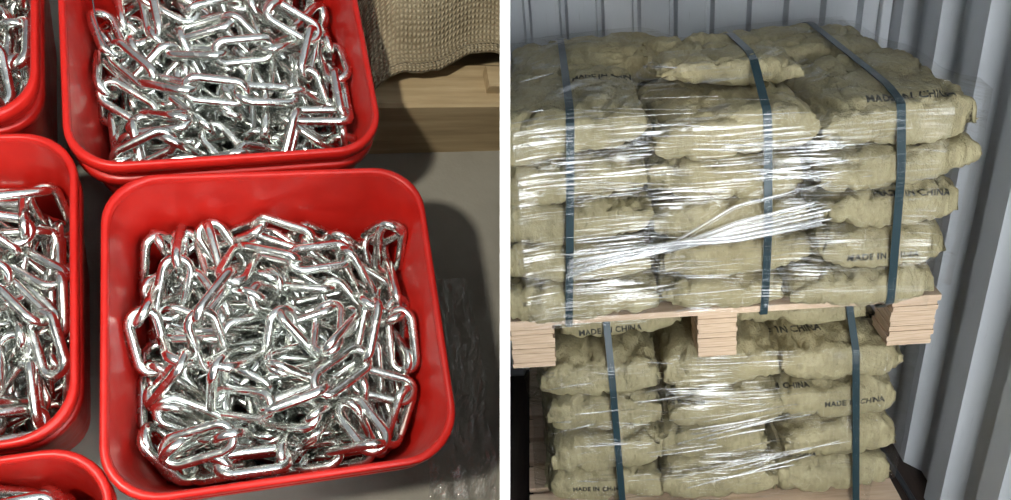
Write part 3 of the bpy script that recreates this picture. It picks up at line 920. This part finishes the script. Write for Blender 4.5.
# ------------------------------------------------------------------ stretch film
def box_blur(a, k, axis, wrap):
    out = np.zeros_like(a)
    for s in range(-k, k + 1):
        if wrap: out += np.roll(a, s, axis)
        else:
            idx = np.clip(np.arange(a.shape[axis]) + s, 0, a.shape[axis] - 1); out += np.take(a, idx, axis)
    return out / (2 * k + 1)
def max_filt(a, k, axis, wrap):
    out = a.copy()
    for s in range(-k, k + 1):
        if wrap: out = np.maximum(out, np.roll(a, s, axis))
        else:
            idx = np.clip(np.arange(a.shape[axis]) + s, 0, a.shape[axis] - 1); out = np.maximum(out, np.take(a, idx, axis))
    return out
def film(key, x0, x1, y0, y1, z0, z1, label, cap=True):
    bv = BV[key]; mg = 0.22; r = 0.16
    X0, X1, Y0, Y1 = x0 - mg, x1 + mg, y0 - mg, y1 + mg
    path = []                                             # (pos, inward direction)
    def seg(ax, ay, bx, by, n, d):
        for k in range(n): path.append((V((ax + (bx - ax) * k / n, ay + (by - ay) * k / n, 0)), V(d)))
    def arc(cx, cy, a0, n):
        for k in range(n):
            th = math.radians(a0 + 90 * k / n); c, s = math.cos(th), math.sin(th)
            path.append((V((cx + mg * c, cy + mg * s, 0)), V((-c, -s, 0))))
    q = 0.05
    seg(x0 + q, Y0, x1 - q, Y0, 56, (0, 1, 0)); arc(x1 - q, y0 + q, -90, 8)
    path[-8:] = [(p + d * q, d) for p, d in path[-8:]]
    seg(X1, y0 + q, X1, y1 - q, 34, (-1, 0, 0)); arc(x1 - q, y1 - q, 0, 8)
    seg(x1 - q, Y1, x0 + q, Y1, 56, (0, -1, 0)); arc(x0 + q, y1 - q, 90, 8)
    seg(X0, y1 - q, X0, y0 + q, 34, (1, 0, 0)); arc(x0 + q, y0 + q, 180, 8)
    nc = len(path); nr = int((z1 - z0) / 0.016) + 1
    D = np.full((nr, nc), np.nan)
    for j in range(nr):
        z = z0 + (z1 - z0) * j / (nr - 1)
        for i, (p, d) in enumerate(path):
            h = bv.ray_cast(V((p.x, p.y, z)), d, 0.42)
            if h[0] is not None: D[j, i] = h[3]
    fill = np.nanmedian(D)
    D = np.where(np.isnan(D), fill + 0.05, D)
    O = -D
    O = np.minimum(O, np.median(O) + 0.06)
    O = max_filt(O, 2, 1, True); O = max_filt(O, 2, 0, False); O = box_blur(O, 2, 0, False)
    O = box_blur(box_blur(O, 2, 1, True), 1, 0, False); O = box_blur(box_blur(O, 1, 1, True), 1, 0, False)
    vv, ff = [], []
    for j in range(nr):
        z = z0 + (z1 - z0) * j / (nr - 1)
        for i, (p, d) in enumerate(path):
            pos = p + d * (-O[j, i] - 0.006)
            w = 0.0032 * noise.noise(V((pos.x * 5, pos.y * 5, z * 55))) + 0.004 * noise.noise(V((pos.x * 4 + z * 9, pos.y * 4, z * 22)))
            pos = pos - d * (abs(w) + 0.001)
            vv.append((pos.x, pos.y, z))
    for j in range(nr - 1):
        for i in range(nc):
            i2 = (i + 1) % nc
            ff.append((j * nc + i, j * nc + i2, (j + 1) * nc + i2, (j + 1) * nc + i))
    if cap:                                               # the film folds in over the top edge
        last = [V(vv[(nr - 1) * nc + i]) for i in range(nc)]
        cen = V(((x0 + x1) / 2, (y0 + y1) / 2, 0)); K = 9
        H = np.zeros((K, nc)); XY = []
        for k in range(K):
            f = (k + 1) / K * 0.55; row = []
            for i in range(nc):
                q_ = last[i].lerp(V((cen.x + (last[i].x - cen.x) * 0.35, cen.y, 0)), f)
                h = bv.ray_cast(V((q_.x, q_.y, 3)), V((0, 0, -1)))
                H[k, i] = max(h[0].z, z1 - 0.05) if h[0] is not None else z1
                row.append((q_.x, q_.y))
            XY.append(row)
        H = max_filt(H, 3, 1, True); H = box_blur(H, 3, 1, True); H = max_filt(H, 1, 0, False); H = box_blur(H, 1, 0, False)
        for k in range(K):
            for i in range(nc): vv.append((XY[k][i][0], XY[k][i][1], H[k, i] + 0.007))
        for k in range(K):
            for i in range(nc):
                i2 = (i + 1) % nc; a = (nr - 1 + k) * nc
                ff.append((a + i, a + i2, a + nc + i2, a + nc + i))
    o = mesh_obj('stretch_wrap', vv, ff, FILM, smooth=True)
    tag(o, label, 'plastic wrap')
    return o, BVHTree.FromPolygons(vv, ff)
wu, FBU = film('U', 0.0, 1.10, -0.02, 0.74, ZU + 0.006, 1.32, 'clear stretch film wrapped round the bags of the upper pallet')
wl, FBL = film('L', 0.07, 1.06, 0.03, 0.78, ZLO + 0.006, 0.63, 'clear stretch film wrapped round the bags of the lower pallet', cap=False)

def strand(pix, width, bv, parent, lift, seed):
    """a pulled strand of film: a soft flattened ribbon over the wrapped face"""
    rnd = random.Random(seed); pts = []
    for (u0, v0), (u1, v1) in zip(pix[:-1], pix[1:]):
        n = max(2, int(math.hypot(u1 - u0, v1 - v0) / 7))
        for k in range(n):
            f = k / n; h = bv.ray_cast(CAM, pix_ray(u0 + (u1 - u0) * f, v0 + (v1 - v0) * f))
            if h[0] is not None: pts.append(h[0] - pix_ray(u0, v0) * lift)
    if len(pts) < 4: return
    for _ in range(2): pts = [pts[0]] + [(pts[i - 1] + pts[i] * 2 + pts[i + 1]) / 4 for i in range(1, len(pts) - 1)] + [pts[-1]]
    vv, ff = [], []; m = 5; n = len(pts)
    for i, p in enumerate(pts):
        t = (pts[min(i + 1, n - 1)] - pts[max(i - 1, 0)]).normalized(); dn = (CAM - p).normalized()
        s = t.cross(dn).normalized(); w = width * (0.35 + 0.65 * math.sin(math.pi * min(1, 0.1 + 0.8 * i / n))) * (1 + 0.3 * noise.noise(V((i * 0.3, seed, 0))))
        tw = 0.5 * noise.noise(V((i * 0.12, seed, 5)))
        for k in range(m):
            f = k / (m - 1) - 0.5
            vv.append(p + s * (f * w) + dn * (0.45 * w * math.cos(math.pi * f) + tw * f * w))
    for i in range(n - 1):
        for k in range(m - 1): ff.append((i * m + k, i * m + k + 1, (i + 1) * m + k + 1, (i + 1) * m + k))
    mesh_obj('film_strand', vv, ff, ROPE, parent, smooth=True)
rs = random.Random(3)
for k in range(20):                                       # the twisted bundle across the upper load
    a = rs.uniform(-14, 10); e = rs.uniform(-18, 30)
    strand([(567 + rs.uniform(-2, 4), 268 + a), (625, 255 + a * 0.5), (672, 246 + rs.uniform(-5, 5)), (735, 217 + e * 0.85), (832 + rs.uniform(-12, 6), 194 + e)],
           rs.choice((0.002, 0.003, 0.004, 0.007, 0.011)), FBU, wu, 0.004 + 0.0008 * k, k)
def streaks(n, u0, u1, v0, v1, l0, l1, s0, s1, w0, w1, bv, par, seed):
    for k in range(n):
        v = rs.uniform(v0, v1); u = rs.uniform(u0, u1); L = rs.uniform(l0, l1); sl = rs.uniform(s0, s1)
        strand([(u, v), (u + L / 2, v + sl * L / 2 + rs.uniform(-1, 1)), (u + L, v + sl * L)], rs.uniform(w0, w1), bv, par, 0.003 + 0.0005 * k, seed + k)
streaks(26, 570, 760, 96, 200, 25, 120, -0.08, 0.10, 0.0010, 0.0035, FBU, wu, 100)
streaks(12, 690, 790, 140, 210, 40, 100, -0.18, 0.02, 0.0015, 0.006, FBU, wu, 140)
streaks(12, 560, 690, 225, 300, 25, 100, -0.10, 0.05, 0.0010, 0.003, FBU, wu, 160)
streaks(5, 515, 560, 110, 180, 10, 30, -0.2, 0.3, 0.0010, 0.003, FBU, wu, 180)
streaks(24, 645, 740, 420, 492, 50, 150, -0.28, -0.10, 0.0012, 0.006, FBL, wl, 200)
streaks(16, 540, 640, 345, 490, 20, 70, -0.25, 0.12, 0.0010, 0.005, FBL, wl, 240)
streaks(9, 640, 760, 345, 410, 30, 110, -0.10, 0.10, 0.0010, 0.003, FBL, wl, 270)
streaks(3, 850, 940, 120, 270, 15, 40, -0.3, 0.3, 0.0010, 0.002, FBU, wu, 290)
strand([(520, 82), (575, 68), (640, 66), (684, 68)], 0.006, FBU, wu, 0.003, 80)

# ------------------------------------------------------------------ cable at the wall foot
cp = []
for k in range(22):
    f = k / 21; cp.append((1.165 + 0.035 * math.sin(f * 2.6) , 0.62 - 1.0 * f, FZ + 0.009))
tag(tube('floor_cable', cp, 0.0085, CABLE, seg=10), 'dark cable lying along the foot of the corrugated wall', 'cable')
